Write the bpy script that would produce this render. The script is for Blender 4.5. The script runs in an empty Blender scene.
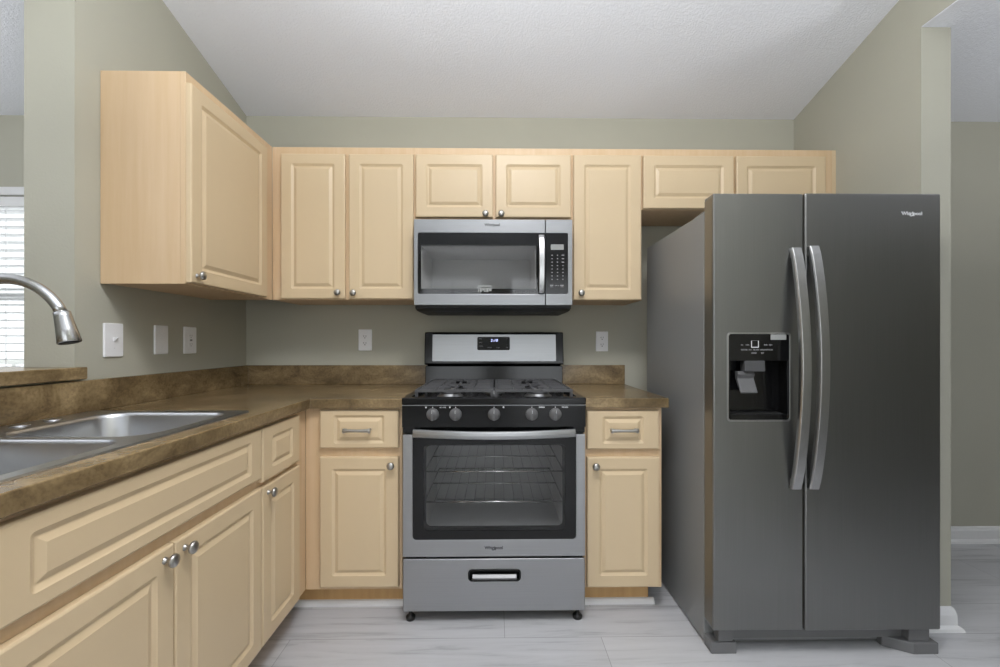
import bpy, bmesh, math, random
from mathutils import Matrix, Vector

S = bpy.context.scene
PI = math.pi
# ------------------------------------------------------------------ camera, world, lights, exposure
cam_data = bpy.data.cameras.new('camera')
cam_data.sensor_width = 36.0
cam_data.lens = 424.27 * 36 / 1000
cam_data.shift_x = -0.0005
cam_data.shift_y = 0.0085
cam_data.clip_start = 0.02
cam = bpy.data.objects.new('camera', cam_data)
cam.location = (1.4189, -2.4406, 1.1549)
cam.rotation_euler = (PI / 2, 0, -0.013)
S.collection.objects.link(cam)
S.camera = cam

world = bpy.data.worlds.new('sky')
S.world = world
world.use_nodes = True
wb = world.node_tree.nodes['Background']
wb.inputs[0].default_value = (0.93, 0.97, 1.0, 1)
wb.inputs[1].default_value = 2.2


def area_light(name, loc, rot, sx, sy, power, color=(1, 1, 1)):
    d = bpy.data.lights.new(name, 'AREA')
    d.shape = 'RECTANGLE'
    d.size, d.size_y = sx, sy
    d.energy = power
    d.color = color
    o = bpy.data.objects.new(name, d)
    o.location = loc
    o.rotation_euler = rot
    S.collection.objects.link(o)
    return o


# daylight through the windows of the living room behind the camera
area_light('window_daylight', (0.6, -6.35, 1.45), (-PI / 2, 0, PI), 1.1, 1.9, 5, (0.90, 0.95, 1.0))
area_light('patio_daylight', (2.35, -6.35, 1.25), (-PI / 2, 0, PI), 1.2, 2.2, 10, (0.90, 0.95, 1.0))
# the photographer's flash, bounced off the vaulted ceiling
area_light('bounce_flash', (1.5, -2.6, 1.9), (PI, 0, 0), 0.5, 0.5, 93, (0.94, 0.97, 1.0))
# overhead fill added to brighten counters and side-facing surfaces, no fixture
area_light('kitchen_fill', (1.55, -1.85, 2.78), (0, 0, 0), 0.45, 0.45, 24, (1.0, 0.985, 0.96))
# unseen upward fills added to brighten the two side rooms
area_light('side_room_fill', (-1.5, -1.8, 1.4), (PI, 0, 0), 0.4, 0.4, 31, (0.96, 0.98, 1.0))
area_light('hall_fill', (4.5, -1.6, 1.5), (PI, 0, 0), 0.4, 0.4, 17, (0.97, 0.98, 1.0))

S.view_settings.view_transform = 'Standard'
S.view_settings.look = 'None'
S.view_settings.exposure = 0.05
S.view_settings.gamma = 1.0
S.view_settings.use_curve_mapping = False

FZ = -0.01          # finished floor level


# ------------------------------------------------------------------ materials
def srgb(r, g, b):
    f = lambda c: (c / 255 / 12.92) if c / 255 <= 0.04045 else ((c / 255 + 0.055) / 1.055) ** 2.4
    return (f(r), f(g), f(b), 1)


def new_mat(name):
    m = bpy.data.materials.new(name)
    m.use_nodes = True
    nt = m.node_tree
    return m, nt, nt.nodes['Principled BSDF']


def nd(nt, kind, **kw):
    n = nt.nodes.new(kind)
    for k, v in kw.items():
        if k in n.inputs.keys():
            n.inputs[k].default_value = v
        else:
            setattr(n, k, v)
    return n


def coords(nt, scale=(1, 1, 1), loc=(0, 0, 0)):
    g = nt.nodes.new('ShaderNodeNewGeometry')
    mp = nt.nodes.new('ShaderNodeMapping')
    mp.inputs['Scale'].default_value = scale
    mp.inputs['Location'].default_value = loc
    nt.links.new(g.outputs['Position'], mp.inputs['Vector'])
    return mp.outputs['Vector']


def ramp(nt, fac, stops):
    r = nt.nodes.new('ShaderNodeValToRGB')
    e = r.color_ramp.elements
    while len(e) < len(stops):
        e.new(0.5)
    for el, (p, c) in zip(e, stops):
        el.position = p
        el.color = c
    nt.links.new(fac, r.inputs['Fac'])
    return r.outputs['Color']


def plain(name, col, rough=0.5, metal=0.0, bump=0.0, bscale=200.0, vary=0.0, vscale=(3, 3, 3), spec=0.5, rvary=0.0):
    m, nt, b = new_mat(name)
    b.inputs['Base Color'].default_value = col
    b.inputs['Roughness'].default_value = rough
    b.inputs['Metallic'].default_value = metal
    b.inputs['Specular IOR Level'].default_value = spec
    if vary:
        n = nd(nt, 'ShaderNodeTexNoise', Scale=1.0, Detail=4.0)
        nt.links.new(coords(nt, vscale), n.inputs['Vector'])
        lo = tuple(c * (1 - vary) for c in col[:3]) + (1,)
        hi = tuple(min(1, c * (1 + vary)) for c in col[:3]) + (1,)
        nt.links.new(ramp(nt, n.outputs['Fac'], [(0.3, lo), (0.7, hi)]), b.inputs['Base Color'])
    if bump:
        n2 = nd(nt, 'ShaderNodeTexNoise', Scale=bscale, Detail=3.0)
        nt.links.new(coords(nt), n2.inputs['Vector'])
        bp = nd(nt, 'ShaderNodeBump', Strength=bump, Distance=0.002)
        nt.links.new(n2.outputs['Fac'], bp.inputs['Height'])
        nt.links.new(bp.outputs['Normal'], b.inputs['Normal'])
    return m


def brushed(name, col, rough, streak_scale, strength=0.10, metal=1.0):
    """metal with fine directional brushing in colour and roughness"""
    m, nt, b = new_mat(name)
    b.inputs['Metallic'].default_value = metal
    n = nd(nt, 'ShaderNodeTexNoise', Scale=1.0, Detail=2.0)
    nt.links.new(coords(nt, streak_scale), n.inputs['Vector'])
    lo = tuple(c * (1 - strength) for c in col[:3]) + (1,)
    hi = tuple(min(1, c * (1 + strength)) for c in col[:3]) + (1,)
    nt.links.new(ramp(nt, n.outputs['Fac'], [(0.3, lo), (0.7, hi)]), b.inputs['Base Color'])
    mr = nd(nt, 'ShaderNodeMapRange')
    mr.inputs['To Min'].default_value = rough * 0.85
    mr.inputs['To Max'].default_value = rough * 1.15
    nt.links.new(n.outputs['Fac'], mr.inputs['Value'])
    nt.links.new(mr.outputs['Result'], b.inputs['Roughness'])
    return m


def wood(name, c1, c2, rough=0.45):
    m, nt, b = new_mat(name)
    n = nd(nt, 'ShaderNodeTexNoise', Scale=1.0, Detail=5.0, Roughness=0.6)
    nt.links.new(coords(nt, (28, 28, 1.6)), n.inputs['Vector'])
    nt.links.new(ramp(nt, n.outputs['Fac'], [(0.3, c1), (0.7, c2)]), b.inputs['Base Color'])
    b.inputs['Roughness'].default_value = rough
    return m


def glass(name, tint, gloss_rough=0.02):
    """thin tinted pane: sharp reflection over see-through tint"""
    m = bpy.data.materials.new(name)
    m.use_nodes = True
    nt = m.node_tree
    nt.nodes.clear()
    out = nt.nodes.new('ShaderNodeOutputMaterial')
    mix = nt.nodes.new('ShaderNodeMixShader')
    fr0 = nd(nt, 'ShaderNodeFresnel', IOR=1.5)
    geo = nt.nodes.new('ShaderNodeNewGeometry')
    inv = nd(nt, 'ShaderNodeMath', operation='SUBTRACT')
    inv.inputs[0].default_value = 1.0
    nt.links.new(geo.outputs['Backfacing'], inv.inputs[1])
    fr = nd(nt, 'ShaderNodeMath', operation='MULTIPLY')
    nt.links.new(fr0.outputs[0], fr.inputs[0])
    nt.links.new(inv.outputs[0], fr.inputs[1])
    tr = nt.nodes.new('ShaderNodeBsdfTransparent')
    tr.inputs[0].default_value = tint
    gl = nd(nt, 'ShaderNodeBsdfGlossy', Roughness=gloss_rough)
    nt.links.new(fr.outputs[0], mix.inputs[0])
    nt.links.new(tr.outputs[0], mix.inputs[1])
    nt.links.new(gl.outputs[0], mix.inputs[2])
    nt.links.new(mix.outputs[0], out.inputs['Surface'])
    return m


def wall_paint(name, col):
    return plain(name, col, rough=0.75, bump=0.25, bscale=140, vary=0.025, vscale=(2, 2, 2), spec=0.3)


def ceiling_mat():
    m, nt, b = new_mat('knockdown_ceiling')
    b.inputs['Base Color'].default_value = srgb(231, 233, 239)
    b.inputs['Roughness'].default_value = 0.9
    n = nd(nt, 'ShaderNodeTexNoise', Scale=110.0, Detail=3.0, Roughness=0.55)
    nt.links.new(coords(nt), n.inputs['Vector'])
    h = ramp(nt, n.outputs['Fac'], [(0.42, (0, 0, 0, 1)), (0.58, (1, 1, 1, 1))])
    bp = nd(nt, 'ShaderNodeBump', Strength=0.28, Distance=0.004)
    nt.links.new(h, bp.inputs['Height'])
    nt.links.new(bp.outputs['Normal'], b.inputs['Normal'])
    return m


def counter_mat():
    m, nt, b = new_mat('brown_stone_laminate')
    n1 = nd(nt, 'ShaderNodeTexNoise', Scale=1.0, Detail=6.0, Roughness=0.68, Distortion=0.8)
    nt.links.new(coords(nt, (5, 5, 9)), n1.inputs['Vector'])
    base = ramp(nt, n1.outputs['Fac'], [(0.30, srgb(86, 71, 49)), (0.5, srgb(127, 108, 78)), (0.72, srgb(164, 143, 108))])
    n2 = nd(nt, 'ShaderNodeTexNoise', Scale=110.0, Detail=3.0)
    nt.links.new(coords(nt), n2.inputs['Vector'])
    spk = ramp(nt, n2.outputs['Fac'], [(0.35, (0.55, 0.52, 0.48, 1)), (0.55, (1, 1, 1, 1)), (0.72, (1.15, 1.12, 1.05, 1))])
    mx = nd(nt, 'ShaderNodeMix', data_type='RGBA', blend_type='MULTIPLY')
    mx.inputs[0].default_value = 0.45
    nt.links.new(base, mx.inputs[6])
    nt.links.new(spk, mx.inputs[7])
    n3 = nd(nt, 'ShaderNodeTexNoise', Scale=1.0, Detail=2.0)
    nt.links.new(coords(nt, (2.6, 2.6, 4.0), (0.4, 0.2, 0.0)), n3.inputs['Vector'])
    big = ramp(nt, n3.outputs['Fac'], [(0.38, (0.68, 0.66, 0.62, 1)), (0.60, (1.08, 1.07, 1.06, 1))])
    mx3 = nd(nt, 'ShaderNodeMix', data_type='RGBA', blend_type='MULTIPLY')
    mx3.inputs[0].default_value = 1.0
    nt.links.new(mx.outputs[2], mx3.inputs[6])
    nt.links.new(big, mx3.inputs[7])
    nt.links.new(mx3.outputs[2], b.inputs['Base Color'])
    b.inputs['Roughness'].default_value = 0.24
    return m


def floor_mat():
    m, nt, b = new_mat('pale_grey_planks')
    v = coords(nt, (1, 1, 1), (-1.838, 0.770, 0))
    br = nd(nt, 'ShaderNodeTexBrick', offset=0.312, offset_frequency=2)
    br.inputs['Scale'].default_value = 1.0
    br.inputs['Brick Width'].default_value = 1.22
    br.inputs['Row Height'].default_value = 0.19
    br.inputs['Mortar Size'].default_value = 0.0012
    br.inputs['Mortar Smooth'].default_value = 0.2
    br.inputs['Color1'].default_value = srgb(190, 190, 192)
    br.inputs['Color2'].default_value = srgb(178, 178, 181)
    br.inputs['Mortar'].default_value = srgb(138, 138, 139)
    nt.links.new(v, br.inputs['Vector'])
    n = nd(nt, 'ShaderNodeTexNoise', Scale=1.0, Detail=6.0, Roughness=0.65, Distortion=0.6)
    nt.links.new(coords(nt, (2.2, 26, 1)), n.inputs['Vector'])
    gr = ramp(nt, n.outputs['Fac'], [(0.30, (0.66, 0.66, 0.67, 1)), (0.46, (0.95, 0.95, 0.95, 1)), (0.75, (1.06, 1.06, 1.06, 1))])
    mx = nd(nt, 'ShaderNodeMix', data_type='RGBA', blend_type='MULTIPLY')
    mx.inputs[0].default_value = 1.0
    nt.links.new(br.outputs['Color'], mx.inputs[6])
    nt.links.new(gr, mx.inputs[7])
    kn = nd(nt, 'ShaderNodeTexVoronoi', Scale=1.0)
    nt.links.new(coords(nt, (3.2, 9.0, 1)), kn.inputs['Vector'])
    kr = ramp(nt, kn.outputs['Distance'], [(0.04, (0.60, 0.59, 0.58, 1)), (0.13, (1, 1, 1, 1))])
    mx2 = nd(nt, 'ShaderNodeMix', data_type='RGBA', blend_type='MULTIPLY')
    mx2.inputs[0].default_value = 0.8
    nt.links.new(mx.outputs[2], mx2.inputs[6])
    nt.links.new(kr, mx2.inputs[7])
    nt.links.new(mx2.outputs[2], b.inputs['Base Color'])
    b.inputs['Roughness'].default_value = 0.42
    return m


M = {}
M['wall'] = wall_paint('sage_greige_paint', srgb(178, 176, 162))
M['ceiling'] = ceiling_mat()
M['trim'] = plain('white_trim_paint', srgb(228, 228, 228), 0.4)
M['floor'] = floor_mat()
M['door'] = plain('cream_thermofoil', srgb(208, 186, 152), 0.38, vary=0.012, vscale=(8, 8, 2))
M['maple'] = wood('pale_maple_laminate', srgb(206, 176, 137), srgb(214, 187, 153))
M['toe'] = wood('toe_kick_laminate', srgb(190, 150, 98), srgb(204, 165, 112))
M['counter'] = counter_mat()
M['steel'] = brushed('brushed_steel', srgb(170, 171, 173), 0.36, (3, 3, 500), 0.04)
M['mw_steel'] = brushed('microwave_steel', srgb(148, 149, 151), 0.36, (3, 3, 500), 0.04)
M['lip'] = plain('dull_steel', srgb(120, 120, 121), 0.45, 1.0)
M['steel_v'] = brushed('brushed_steel_vertical', srgb(178, 178, 178), 0.30, (400, 400, 3))
M['sink'] = plain('sink_steel', srgb(190, 191, 193), 0.30, 1.0)
M['faucet'] = plain('brushed_faucet_steel', srgb(186, 186, 186), 0.27, 1.0)
M['nickel'] = plain('satin_nickel', srgb(172, 170, 167), 0.30, 1.0)
M['chrome'] = plain('chrome_wire', srgb(200, 200, 200), 0.15, 1.0)
M['black'] = plain('black_gloss_enamel', srgb(15, 15, 16), 0.14, spec=0.4)
M['black_matt'] = plain('black_plastic', srgb(24, 24, 25), 0.5)
M['iron'] = plain('grey_cast_iron', srgb(74, 74, 76), 0.55, bump=0.2, bscale=300)
M['knob_grey'] = plain('graphite_knob', srgb(92, 92, 93), 0.4)
M['fridge'] = brushed('dark_stainless', srgb(138, 138, 137), 0.36, (500, 500, 3), 0.04)
M['fridge_side'] = plain('grey_cabinet_paint', srgb(130, 131, 131), 0.36, bump=0.25, bscale=500)
M['fridge_edge'] = plain('door_edge_grey', srgb(128, 122, 112), 0.3, 0.7)
M['fridge_foot'] = plain('grey_foot_plastic', srgb(106, 106, 107), 0.45)
M['gasket'] = plain('dark_gasket', srgb(30, 30, 31), 0.6)
M['handle'] = brushed('handle_steel', srgb(186, 186, 186), 0.3, (400, 400, 3), 0.04)
M['oven_glass'] = glass('smoked_oven_glass', (0.86, 0.86, 0.86, 1))
M['mw_glass'] = glass('smoked_microwave_glass', (0.80, 0.80, 0.80, 1))
M['window_glass'] = glass('clear_window_glass', (0.97, 0.98, 0.98, 1))
M['cavity'] = plain('grey_oven_enamel', srgb(200, 200, 200), 0.4)
M['mw_cavity'] = plain('grey_microwave_liner', srgb(235, 235, 235), 0.5)
M['white'] = plain('white_plastic', srgb(236, 236, 238), 0.35)
M['ivory_dark'] = plain('slot_dark', srgb(60, 60, 62), 0.5)
M['print_light'] = plain('silver_print', srgb(215, 215, 218), 0.4)
M['print_grey'] = plain('grey_print', srgb(140, 140, 142), 0.5)
M['print_dark'] = plain('dark_print', srgb(18, 18, 20), 0.6, spec=0.2)
M['lcd'] = plain('lcd_grey', srgb(150, 152, 150), 0.3)
M['blind'] = plain('white_blind', srgb(240, 240, 240), 0.5)
M['facade'] = plain('pale_siding', srgb(214, 213, 211), 0.8, vary=0.03)
M['facade_dark'] = plain('dark_window_glass', srgb(120, 124, 128), 0.2)


def emit(name, col, strength):
    m, nt, b = new_mat(name)
    b.inputs['Base Color'].default_value = (0, 0, 0, 1)
    b.inputs['Emission Color'].default_value = col
    b.inputs['Emission Strength'].default_value = strength
    return m


M['led'] = emit('clock_led', (0.55, 0.6, 1.0, 1), 2.0)


# ------------------------------------------------------------------ mesh builder
class MB:
    def __init__(self):
        self.bm = bmesh.new()
        self.smooth_faces = []

    def box(self, x0, x1, y0, y1, z0, z1):
        bm = self.bm
        v = [bm.verts.new((x, y, z)) for x in (x0, x1) for y in (y0, y1) for z in (z0, z1)]
        for f in ((0, 1, 3, 2), (4, 6, 7, 5), (0, 4, 5, 1), (2, 3, 7, 6), (0, 2, 6, 4), (1, 5, 7, 3)):
            bm.faces.new([v[i] for i in f])
        return self

    def loft(self, loops, cap0=True, cap1=True, closed=True, smooth=False):
        """bridge loops (lists of points, equal counts)"""
        bm = self.bm
        vs = [[bm.verts.new(p) for p in L] for L in loops]
        n = len(loops[0])
        for a, b in zip(vs, vs[1:]):
            for i in range(n if closed else n - 1):
                j = (i + 1) % n
                f = bm.faces.new((a[i], a[j], b[j], b[i]))
                f.smooth = smooth
        if cap0:
            bm.faces.new(list(reversed(vs[0])))
        if cap1:
            bm.faces.new(vs[-1])
        return self

    def prism(self, poly, axis, a, b):
        """extrude a 2D polygon along axis x/y/z from a to b; poly coords are the other two axes in order"""
        def p(t, q):
            return {'x': (t, q[0], q[1]), 'y': (q[0], t, q[1]), 'z': (q[0], q[1], t)}[axis]
        return self.loft([[p(a, q) for q in poly], [p(b, q) for q in poly]])

    def tube(self, path, radii, seg=14, smooth=True, cap=True):
        pts = [Vector(p) for p in path]
        if not hasattr(radii, '__len__'):
            radii = [radii] * len(pts)
        loops = []
        up = Vector((0, 0, 1))
        t0 = (pts[1] - pts[0]).normalized()
        if abs(t0.dot(up)) > 0.95:
            up = Vector((0, 1, 0))
        n = t0.cross(up).normalized()
        for i, p in enumerate(pts):
            t = (pts[min(i + 1, len(pts) - 1)] - pts[max(i - 1, 0)]).normalized()
            n = (n - t * n.dot(t)).normalized()
            bnorm = t.cross(n)
            loops.append([p + (n * math.cos(k * 2 * PI / seg) + bnorm * math.sin(k * 2 * PI / seg)) * radii[i] for k in range(seg)])
        return self.loft(loops, cap, cap, smooth=smooth)

    def lathe(self, origin, axis, profile, seg=24, smooth=True):
        """profile: (distance along axis, radius)"""
        a = Vector(axis).normalized()
        u = a.orthogonal().normalized()
        w = a.cross(u)
        o = Vector(origin)
        loops = [[o + a * d + (u * math.cos(k * 2 * PI / seg) + w * math.sin(k * 2 * PI / seg)) * max(r, 1e-5) for k in range(seg)] for d, r in profile]
        return self.loft(loops, True, True, smooth=smooth)

    def plate(self, xs, ys, mask, axis, a, b):
        """grid plate with holes: cells where mask(i,j) is true, thickness a..b along axis"""
        bm = self.bm
        cache = {}

        def vert(i, j, t):
            k = (i, j, t)
            if k not in cache:
                q = (xs[i], ys[j])
                cache[k] = bm.verts.new({'x': (t, q[0], q[1]), 'y': (q[0], t, q[1]), 'z': (q[0], q[1], t)}[axis])
            return cache[k]
        nx, ny = len(xs) - 1, len(ys) - 1
        on = lambda i, j: 0 <= i < nx and 0 <= j < ny and mask(i, j)
        for i in range(nx):
            for j in range(ny):
                if not on(i, j):
                    continue
                bm.faces.new([vert(i, j, a), vert(i + 1, j, a), vert(i + 1, j + 1, a), vert(i, j + 1, a)])
                bm.faces.new([vert(i, j, b), vert(i, j + 1, b), vert(i + 1, j + 1, b), vert(i + 1, j, b)])
                for (di, dj, p, q) in ((-1, 0, (i, j), (i, j + 1)), (1, 0, (i + 1, j), (i + 1, j + 1)), (0, -1, (i, j), (i + 1, j)), (0, 1, (i, j + 1), (i + 1, j + 1))):
                    if not on(i + di, j + dj):
                        bm.faces.new([vert(*p, a), vert(*q, a), vert(*q, b), vert(*p, b)])
        return self

    def build(self, name, mat, parent=None, local=False, bevel=0.0, bseg=2):
        bm = self.bm
        bmesh.ops.recalc_face_normals(bm, faces=bm.faces)
        if parent is not None and not local:
            bm.transform(world_matrix(parent).inverted())
        if parent is None and not local:
            # put the origin at the base centre
            xs = [v.co for v in bm.verts]
            c = Vector(((min(v.x for v in xs) + max(v.x for v in xs)) / 2, (min(v.y for v in xs) + max(v.y for v in xs)) / 2, min(v.z for v in xs)))
            bm.transform(Matrix.Translation(-c))
        me = bpy.data.meshes.new(name)
        bm.to_mesh(me)
        bm.free()
        me.materials.append(mat)
        o = bpy.data.objects.new(name, me)
        S.collection.objects.link(o)
        if parent is not None:
            o.parent = parent
        elif not local:
            o.location = c
        if bevel:
            b = o.modifiers.new('bevel', 'BEVEL')
            b.width = bevel
            b.segments = bseg
            b.limit_method = 'ANGLE'
            b.angle_limit = math.radians(40)
        return o


def world_matrix(o):
    m = Matrix.LocRotScale(o.location, o.rotation_euler, o.scale)
    while o.parent is not None:
        o = o.parent
        m = Matrix.LocRotScale(o.location, o.rotation_euler, o.scale) @ m
    return m


def thing(name, label, cat, loc, rotz=0.0, group=None):
    o = bpy.data.objects.new(name, None)
    o.empty_display_size = 0.1
    o.location = loc
    o.rotation_euler = (0, 0, rotz)
    S.collection.objects.link(o)
    tag(o, label, cat, group)
    return o


def tag(o, label, cat, group=None):
    o['label'] = label
    o['category'] = cat
    if group:
        o['group'] = group
    return o


def struct(name, mb, mat, label=None, parent=None, bevel=0.0):
    o = mb.build(name, mat, parent, bevel=bevel)
    if parent is None:
        o['kind'] = 'structure'
        if label:
            o['label'] = label
    return o


def rrect(cx, cz, w, h, r, n=5):
    """rounded rectangle outline (counter clockwise)"""
    pts = []
    r = max(min(r, w / 2 - 1e-5, h / 2 - 1e-5), 1e-5)
    for (sx, sz, a0) in ((1, 1, 0), (-1, 1, PI / 2), (-1, -1, PI), (1, -1, 3 * PI / 2)):
        for k in range(n + 1):
            a = a0 + k * (PI / 2) / n
            pts.append((cx + sx * (w / 2 - r) + r * math.cos(a), cz + sz * (h / 2 - r) + r * math.sin(a)))
    return pts


def rplate(mb, x0, x1, z0, z1, r, y0, y1, hole=None, n=5):
    """rounded plate in the xz plane from depth y0 (front) to y1; hole=(x0,x1,z0,z1,r)"""
    out = rrect((x0 + x1) / 2, (z0 + z1) / 2, x1 - x0, z1 - z0, r, n)
    if hole is None:
        mb.loft([[(p[0], y0, p[1]) for p in out], [(p[0], y1, p[1]) for p in out]])
        return mb
    a, b, c, d, hr = hole
    inn = rrect((a + b) / 2, (c + d) / 2, b - a, d - c, hr, n)
    F = lambda L, y: [(p[0], y, p[1]) for p in L]
    mb.loft([F(out, y0), F(out, y1), F(inn, y1), F(inn, y0), F(out, y0)], False, False)
    bmesh.ops.remove_doubles(mb.bm, verts=mb.bm.verts, dist=1e-6)
    return mb


def text(name, s, size, mat, parent, loc, rot=(PI / 2, 0, 0), depth=0.0004, align='CENTER', shear=0.0):
    """lettering as a small solid mesh; loc in world coordinates"""
    cu = bpy.data.curves.new(name, 'FONT')
    cu.body = s
    cu.size = size
    cu.extrude = depth
    cu.align_x = align
    cu.align_y = 'CENTER'
    cu.shear = shear
    cu.offset = size * 0.018
    tmp = bpy.data.objects.new(name, cu)
    me = bpy.data.meshes.new_from_object(tmp)
    bpy.data.objects.remove(tmp)
    bpy.data.curves.remove(cu)
    me.transform(Matrix.LocRotScale(Vector(loc), __import__('mathutils').Euler(rot), None))
    me.transform(world_matrix(parent).inverted())
    me.materials.append(mat)
    o = bpy.data.objects.new(name, me)
    S.collection.objects.link(o)
    o.parent = parent
    return o


# ------------------------------------------------------------------ the room shell
VS = 0.275            # slope of the vaulted kitchen ceiling
HZ = 2.44             # wall height
XR, XT = 3.153, 3.275 # right partition faces
WL = -0.168           # far face of the left partition
YL_END, YR_END = -0.99, -0.737
YB = -6.5

mb = MB().box(-4.2, 5.8, YB, 0.15, FZ - 0.1, FZ)
struct('floor', mb, M['floor'], 'pale grey wood plank floor')

# exterior wall with the window of the room on the left
mb = MB()
wx = (-2.45, -1.02)
wz = (0.86, 1.985)
mb.plate([-4.2, wx[0], wx[1], 5.8], [FZ, wz[0], wz[1], 2.55], lambda i, j: not (i == 1 and j == 1), 'y', 0.0, 0.15)
struct('wall_back', mb, M['wall'], 'sage greige back wall behind the range')

# left partition: full height to the pillar, half wall with header towards the viewer
mb = MB()
ceil_z = lambda y: HZ + VS * (-y)
poly = [(0, FZ), (YL_END, FZ), (YL_END, ceil_z(YL_END) + .02), (0, HZ + .02)]
mb.prism(poly, 'x', WL, 0.0)
struct('wall_left', mb, M['wall'], 'left kitchen wall ending in a pillar beside the ledge')
mb = MB().box(WL, 0.0, -2.9, YL_END, FZ, 1.028)
struct('wall_half', mb, M['wall'], 'half wall behind the sink')
mb = MB().prism([(YL_END - .001, HZ), (-2.9, HZ), (-2.9, ceil_z(-2.9)), (YL_END - .001, ceil_z(YL_END))], 'x', WL, 0.0)
struct('wall_left_header', mb, M['wall'])

# right partition; unseen stretch past the hall opening added to keep the hall dim
mb = MB()
mb.prism([(0, FZ), (YR_END, FZ), (YR_END, HZ), (-2.05, HZ), (-2.05, FZ), (YB, FZ), (YB, 3.2), (-3.25, ceil_z(-3.25)), (0, HZ + .02)], 'x', XR, XT)
struct('wall_right', mb, M['wall'], 'right kitchen wall ending beside the refrigerator')

# vaulted ceiling and the two flat ceilings
ym = -3.25
mb = MB()
mb.prism([(0.02, HZ), (ym, ceil_z(ym)), (YB, 2.7), (YB, 2.8), (ym, ceil_z(ym) + .1), (0.02, HZ + .1)], 'x', WL + .02, XT - .02)
struct('ceiling', mb, M['ceiling'], 'white textured vaulted ceiling')
struct('ceiling_left', MB().box(-4.2, WL, -3.4, 0.0, HZ, HZ + .1), M['ceiling'])
struct('ceiling_right', MB().box(XT, 5.8, -3.4, 0.0, HZ, HZ + .1), M['ceiling'])
struct('ceiling_soffit', MB().box(XR + .002, XT, -2.05, YR_END, HZ - .004, HZ), M['ceiling'])

# walls of the side rooms and the living room behind the camera
struct('wall_left_room', MB().box(-4.2, -4.1, -3.4, 0.0, FZ, HZ), M['wall'])
struct('wall_left_room_light_stop', MB().box(-4.2, WL, -3.5, -3.4, FZ, HZ + .1), M['wall'])  # unseen, added so less light reaches the left room
struct('wall_right_room', MB().box(5.7, 5.8, -3.4, 0.0, FZ, HZ), M['wall'])
struct('wall_right_room_light_stop', MB().box(XT, 5.8, -3.5, -3.4, FZ, HZ + .1), M['wall'])  # unseen, closes the hall off to keep it dim
struct('wall_living_left', MB().box(WL - .1, WL, YB, -3.5, FZ, 3.3), M['wall'])
mb = MB()
mb.plate([WL, 0.0, 1.2, 1.7, 3.0, XT], [FZ, 0.12, 0.5, 2.4, 3.3],
         lambda i, j: not ((i == 1 and j == 2) or (i == 3 and j in (1, 2))), 'y', YB - .12, YB)
struct('wall_front', mb, M['wall'])
for k, (a, b, c, d) in enumerate(((0.0, 1.2, 0.5, 2.4), (1.7, 3.0, 0.12, 2.4))):
    mb = MB()
    mid = (a + b) / 2
    mb.plate([a, a + .05, mid - .02, mid + .02, b - .05, b], [c, c + .05, d - .05, d],
             lambda i, j: not (i in (1, 3) and j == 1), 'y', YB - .08, YB - .02)
    struct('window_%d' % (k + 2), mb, M['trim'])

# baseboards
def baseboard(name, pts_profile_axis, a, b, base, sign):
    """stepped baseboard with a quarter round shoe, along an axis"""
    prof = [(0, 0), (0.030, 0), (0.027, 0.012), (0.018, 0.019), (0.014, 0.020), (0.014, 0.070), (0.008, 0.085), (0, 0.090)]
    poly = [(base + sign * p[0], FZ + p[1]) for p in prof]
    m = MB().prism(poly, pts_profile_axis, a, b)
    return struct(name, m, M['trim'])


baseboard('baseboard_back', 'x', XT + .03, 5.7, 0.0, -1)
BPROF = [(0, 0), (0.030, 0), (0.026, 0.012), (0.016, 0.019), (0.014, 0.020), (0.013, 0.060), (0.009, 0.078), (0.004, 0.088), (0, 0.090)]
struct('baseboard_right', MB().loft([[(XR, YR_END - p, FZ + q) for p, q in BPROF], [(XT + p, YR_END - p, FZ + q) for p, q in BPROF], [(XT + p, -.031, FZ + q) for p, q in BPROF]]), M['trim'])
baseboard('baseboard_back_left', 'x', -4.1, WL, 0.0, -1)

# window of the room on the left: frame, panes, casing
mb = MB()
mb.plate([wx[0], wx[0] + .05, -1.76, -1.71, wx[1] - .05, wx[1]], [wz[0], wz[0] + .05, 1.40, 1.44, wz[1] - .05, wz[1]],
         lambda i, j: not (i in (1, 3) and j in (1, 3)), 'y', 0.08, 0.13)
win = struct('window_1', mb, M['trim'], 'white framed window behind the blind in the left room')
MB().box(wx[0] + .04, wx[1] - .04, 0.102, 0.106, wz[0] + .04, wz[1] - .04).build('pane', M['window_glass'], win)
mb = MB()
mb.plate([wx[0] - .045, wx[0], wx[1], wx[1] + .045], [wz[0] - .045, wz[0], wz[1], wz[1] + .045], lambda i, j: not (i == 1 and j == 1), 'y', -0.016, 0.0)
struct('trim_1', mb, M['trim'], bevel=.003)

# horizontal blind
bl = thing('window_blind', 'white horizontal slat blind with open slats in the window behind the faucet', 'blind', ((wx[0] + wx[1]) / 2, 0.03, wz[0]))
MB().box(wx[0] + .01, wx[1] - .01, 0.005, 0.06, wz[1] - .06, wz[1] - .002).build('headrail', M['blind'], bl, bevel=.003)
mb = MB()
z = wz[1] - .085
while z > wz[0] + .05:
    mb.loft([[(x, y, z + .002 * math.cos((y - .032) / .025 * 1.5) + dz - (y - .032) * .10) for (y, dz) in ((.008, 0), (.02, 0), (.032, 0), (.044, 0), (.056, 0), (.056, .0025), (.044, .0025), (.032, .0025), (.02, .0025), (.008, .0025))]
             for x in (wx[0] + .012, wx[1] - .012)])
    z -= 0.0445
mb.build('slats', M['blind'], bl)
MB().box(wx[0] + .012, wx[1] - .012, 0.012, 0.052, wz[0] + .015, wz[0] + .035).build('bottom_rail', M['blind'], bl, bevel=.003)
for x in (-2.25, -1.735, -1.36, -1.15):
    MB().tube([(x, .007, wz[1] - .06), (x, .007, wz[0] + .03)], .0012, 6).build('ladder_cord', M['blind'], bl)

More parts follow.
